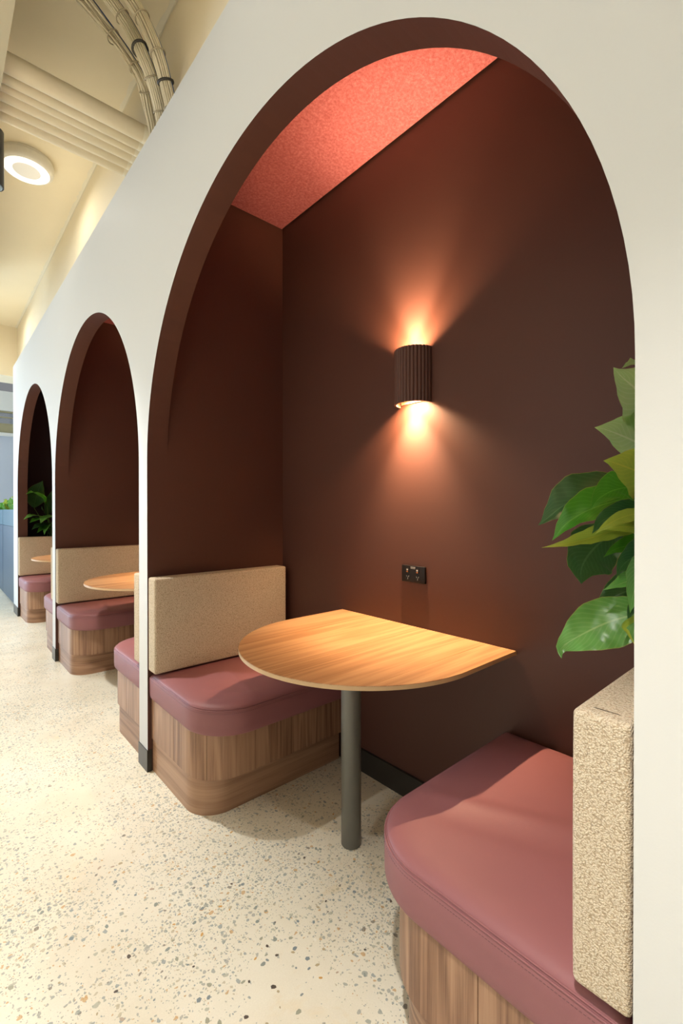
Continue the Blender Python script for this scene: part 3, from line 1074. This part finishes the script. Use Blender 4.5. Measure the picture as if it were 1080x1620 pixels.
org = Vector((1.12, 6.66, .857))
T = thing('peace_lily', org, 'small looking leafy plant above the farthest backrest in the third arch', 'plant')
far_leaves = [
    ([(.818, 6.36, 1.396), (.903, 6.4, 1.421), (1.006, 6.5, 1.366), (1.065, 6.55, 1.269)], .115, (-.2, -.5, .8), 'leaf_mid', .1),
    ([(1.022, 6.6, 1.57), (.986, 6.62, 1.46), (.962, 6.64, 1.345), (.949, 6.64, 1.24)], .20, (-.5, -.8, .1), 'leaf_dark', .08),
    ([(.79, 6.33, 1.108), (.88, 6.42, 1.149), (.967, 6.5, 1.147), (1.08, 6.6, 1.099)], .09, (-.2, -.5, .8), 'leaf_fresh', .1),
    ([(.855, 6.37, 1.07), (.928, 6.45, 1.096), (1.026, 6.55, 1.116), (1.113, 6.6, 1.075)], .11, (-.3, -.5, .8), 'leaf_mid', .1),
    ([(.955, 6.34, 1.061), (1.015, 6.4, 1.118), (1.087, 6.45, 1.139), (1.162, 6.5, 1.13)], .12, (-.5, -.6, .6), 'leaf_fresh', .1),
    ([(1.14, 6.6, 1.487), (1.113, 6.6, 1.385), (1.101, 6.65, 1.269), (1.103, 6.7, 1.113)], .10, (-.6, -.7, .1), 'leaf_dark', .1),
    ([(.874, 6.38, .989), (.959, 6.45, 1.029), (1.071, 6.55, 1.039), (1.146, 6.6, .997)], .11, (-.3, -.6, .7), 'leaf_dark', .1),
    ([(1.002, 6.4, .925), (1.024, 6.42, .983), (1.076, 6.5, 1.04), (1.139, 6.6, 1.052)], .10, (-.6, -.6, .5), 'leaf_fresh', .1),
    ([(.993, 6.5, 1.268), (1.026, 6.55, 1.207), (1.086, 6.6, 1.153), (1.148, 6.65, 1.113)], .08, (-.6, -.6, .3), 'leaf_dark', .1),
    ([(.93, 6.40, .95), (.99, 6.45, .99), (1.06, 6.5, 1.02), (1.12, 6.6, .99)], .09, (-.4, -.6, .6), 'leaf_mid', .1),
    ([(1.25, 6.42, 1.10), (1.22, 6.48, 1.19), (1.19, 6.54, 1.2), (1.15, 6.62, 1.1)], .10, (-.4, -.6, .6), 'leaf_mid', .1),
]
for k, (pts, w, nr, mt, fo) in enumerate(far_leaves):
    pts = [(a, b - (.07, .045, .01, 0)[i], c_) for i, (a, b, c_) in enumerate(pts)]
    leaf('leaf', pts, w, nr, mt, T, org, fold=fo, wave=.08)
    root = org + Vector((.08 * (rnd.random() - .5), .1 * (rnd.random() - .5), .0075))
    stem(root, pts[-1], (-.01, -.01, .03), T, org, .005)

# ================================================================== BLUE PLANTER CABINETS AT THE FAR END
for k, (y0, y1, lab) in enumerate(((7.12, 8.272, 'blue cabinet with planter box on top, just beyond the white wall end'),
                                   (8.285, 9.44, 'blue cabinet with planter box, second beyond the wall at left frame edge'))):
    ox, oy = 1.05, (y0 + y1) / 2
    T = thing('planter_cabinet', (ox, oy, 0), lab, 'cabinet', 'blue planter cabinets')
    x0, x1, ya, yb = .80 - ox, 1.30 - ox, y0 - oy, y1 - oy
    G = Geo(); G.box(x0 + .02, x1, ya, yb, .0, 1.0); G.obj('body', M['cabinet'], T)
    G = Geo(); G.box(x0, x0 + .018, ya + .004, yb - .004, .03, 1.0); G.obj('door', M['cabinet'], T)
    G = Geo()
    G.box(x0, x1, ya + .002, yb - .002, 1.004, 1.02); G.box(x0, x0 + .012, ya + .002, yb - .002, 1.02, 1.222); G.box(x1 - .012, x1, ya + .002, yb - .002, 1.02, 1.222)
    G.box(x0 + .012, x1 - .012, ya + .002, ya + .014, 1.02, 1.222); G.box(x0 + .012, x1 - .012, yb - .014, yb - .002, 1.02, 1.222)
    G.obj('planter_box', M['cabinet_top'], T)
    G = Geo(); G.box(x0 + .013, x1 - .013, ya + .016, yb - .016, 1.021, 1.19); G.obj('soil', M['soil'], T, kind='stuff')
    # plant on top
    po = Vector((1.0, oy, 1.191))
    P = thing('leafy_plant', po, ('bright green bushy plant in the nearer blue planter box', 'bright green plant in the second blue planter box at the edge')[k], 'plant', 'plants on the blue cabinets')
    for q in range(46):
        a = rnd.uniform(0, 6.28); rr = rnd.uniform(.03, .16)
        bx = Vector((1.0 + rnd.uniform(-.12, .12), oy + rnd.uniform(-.48, .48), 1.192))
        tip = bx + Vector((cos(a) * rr, sin(a) * rr, rnd.uniform(.05, .24)))
        md = bx.lerp(tip, .55) + Vector((0, 0, .05))
        leaf('leaf', [tip, tip.lerp(md, .5) + Vector((0, 0, .015)), md, bx], rnd.uniform(.05, .08), (-.3, -.5, .8), ('leaf_fresh', 'leaf_mid', 'leaf_lime')[q % 3], P, po, fold=.15, peak=.6)

# ================================================================== CEILING FITTINGS
# round surface light
T = thing('ceiling_light', (.52, 3.90, CZ), 'round white surface light on the beige ceiling below the pipes', 'light')
obj('light_body', *cylv(0, 0, 0, 0, 0, 64, [(.128, -.082), (.148, -.080), (.160, -.068), (.165, -.050), (.165, -.022), (.158, -.015), (.158, -.0005)]), M['white_plastic'], T, smooth=40)
V = []; F = []
for r, z in ((.138, -.0815), (.132, -.086), (.088, -.086), (.083, -.083)):
    V += [(r * cos(2 * pi * k / 64), r * sin(2 * pi * k / 64), z) for k in range(64)]
F = [(i * 64 + k, i * 64 + (k + 1) % 64, (i + 1) * 64 + (k + 1) % 64, (i + 1) * 64 + k) for i in range(3) for k in range(64)]
obj('lit_ring', V, F, M['lit'], T, smooth=40)
obj('centre_disc', [(.0835 * cos(2 * pi * k / 64), .0835 * sin(2 * pi * k / 64), -.0835) for k in range(64)], [tuple(range(64))], M['lit_dim'], T)
for y in (-1.8, .95, 3.90, 6.75):
    lamp('ceiling_light_glow', 'AREA', (.52, y, CZ - .10), 4, (1, .93, .80), (.52, y, 0), shape='DISK', size=.27)

# hanging spot
T = thing('spot_lamp', (.229, 2.73, 2.75), 'dark grey cylinder spot lamp at the upper left frame edge', 'lamp')
obj('housing', *cylv(0, 0, 0, 0, 0, 40, [(.040, .004), (.043, 0), (.045, .002), (.045, .262), (.042, .266)]), M['spot_metal'], T, smooth=40)
obj('lens', *cylv(0, 0, 0, 0, 0, 40, [(.034, -.003), (.038, -.001), (.0395, .004)]), M['lens'], T, smooth=40, label='blue grey lens')
obj('stem_rod', *cylv(0, 0, .266, .3495, .008, 16), M['spot_metal'], T, smooth=40)

# painted pipes running across under the ceiling
bnd = [(2.5185, 2.6030), (2.6050, 2.6620), (2.6640, 2.7120), (2.7145, 2.7870), (2.7890, 2.8530), (2.8550, 2.9240)]
plab = ['cream pipe nearest the cables, widest of the six under the ceiling', 'second of six cream pipes counted from the cables', 'third and thinnest of the six cream ceiling pipes',
        'fourth of six cream pipes, its upper edge in dark shadow', 'fifth of six cream pipes, next to the last', 'last of six cream pipes, nearest the round light']
for (a, b), lab in zip(bnd, plab):
    r = (b - a) / 2
    cy = (a + b) / 2
    T = thing('ceiling_pipe', (.57, cy, 3.19 + r), lab, 'pipe', 'cream pipes under the ceiling')
    obj('pipe', *tube([(-.324, 0, 0), (0, 0, 0), (.329, 0, 0)], r, 28), M['pipe'], T, smooth=50)
    obj('end_collar', *tube([(.286, 0, 0), (.312, 0, 0)], r + .0008, 28), M['filler'], T, smooth=50)

# cable bundles curving down behind the front wall
bundles = [
    ('leftmost of three cream cable bundles, the loosest one', [(.25, 2.37, 3.63), (.36, 2.384, 3.64), (.46, 2.401, 3.63), (.548, 2.418, 3.60), (.641, 2.43, 3.55), (.72, 2.367, 3.425), (.78, 2.330, 3.31), (.83, 2.375, 3.24), (.872, 2.40, 3.10), (.872, 2.41, 2.94)], 14, .027, 3),
    ('middle cream cable bundle with a loose dark strap', [(.25, 2.24, 3.63), (.36, 2.26, 3.64), (.464, 2.285, 3.64), (.556, 2.31, 3.63), (.636, 2.316, 3.58), (.710, 2.295, 3.49), (.75, 2.225, 3.33), (.81, 2.242, 3.227), (.866, 2.285, 3.10), (.870, 2.29, 2.94)], 20, .030, 4),
    ('rightmost cream cable bundle bound with a dark strap', [(.25, 2.12, 3.63), (.40, 2.17, 3.64), (.546, 2.215, 3.64), (.628, 2.236, 3.62), (.697, 2.230, 3.56), (.745, 2.195, 3.46), (.79, 2.150, 3.31), (.835, 2.168, 3.21), (.868, 2.173, 3.09), (.870, 2.17, 2.94)], 20, .030, 4),
]
for bi, (lab, pts, nc, br, nt) in enumerate(bundles):
    o = Vector(pts[-1])
    T = thing('cable_bundle', o, lab, 'cables', 'cable bundles above the front wall')
    ctr = catmull(pts, 40)
    frames = []
    for i, p in enumerate(ctr):
        t = (ctr[min(i + 1, 39)] - ctr[max(i - 1, 0)]).normalized()
        a = Vector((0, 0, 1)) if abs(t.z) < .95 else Vector((1, 0, 0))
        a = Vector((.3, -.9, .3))
        u = (a - t * a.dot(t)).normalized()
        frames.append((p, u, t.cross(u)))
    for c in range(nc):
        if c < 4: ra, an = br * .35, c * pi / 2
        else: ra, an = br * .85, 2 * pi * (c - 4) / (nc - 4)
        ph = rnd.uniform(0, 6.28)
        loose = .0022 if bi else .010
        P = []
        for i, (p, u, w) in enumerate(frames):
            x = ra * cos(an) + loose * sin(i * .23 + ph) * (1 if c >= 4 else .3)
            y = ra * sin(an) + loose * cos(i * .19 + ph) * (1 if c >= 4 else .3)
            P.append(p + u * x + w * y - o)
        blue = (c == nc - 1)
        ob = obj('cable', *tube(P, .0044, 6), M['blue_cable' if blue else 'cable'], T, smooth='all')
        if blue:
            ob['label'] = 'blue cable'
    for q in range(nt):
        i = (19, 24, 28, 32)[q] + bi
        p, u, w = frames[i]
        dark = (bi == 1 and q == 1) or (bi == 2 and q == 2)
        ring = [p + (u * cos(a) + w * sin(a)) * (br + .004) - o for a in [2 * pi * k / 20 for k in range(20)]]
        ob = obj('cable_tie', *tube(ring, .006 if dark else .0032, 6, closed=True), M['tie' if dark else 'tie_light'], T, smooth='all')
        if dark:
            ob['label'] = 'dark strap'
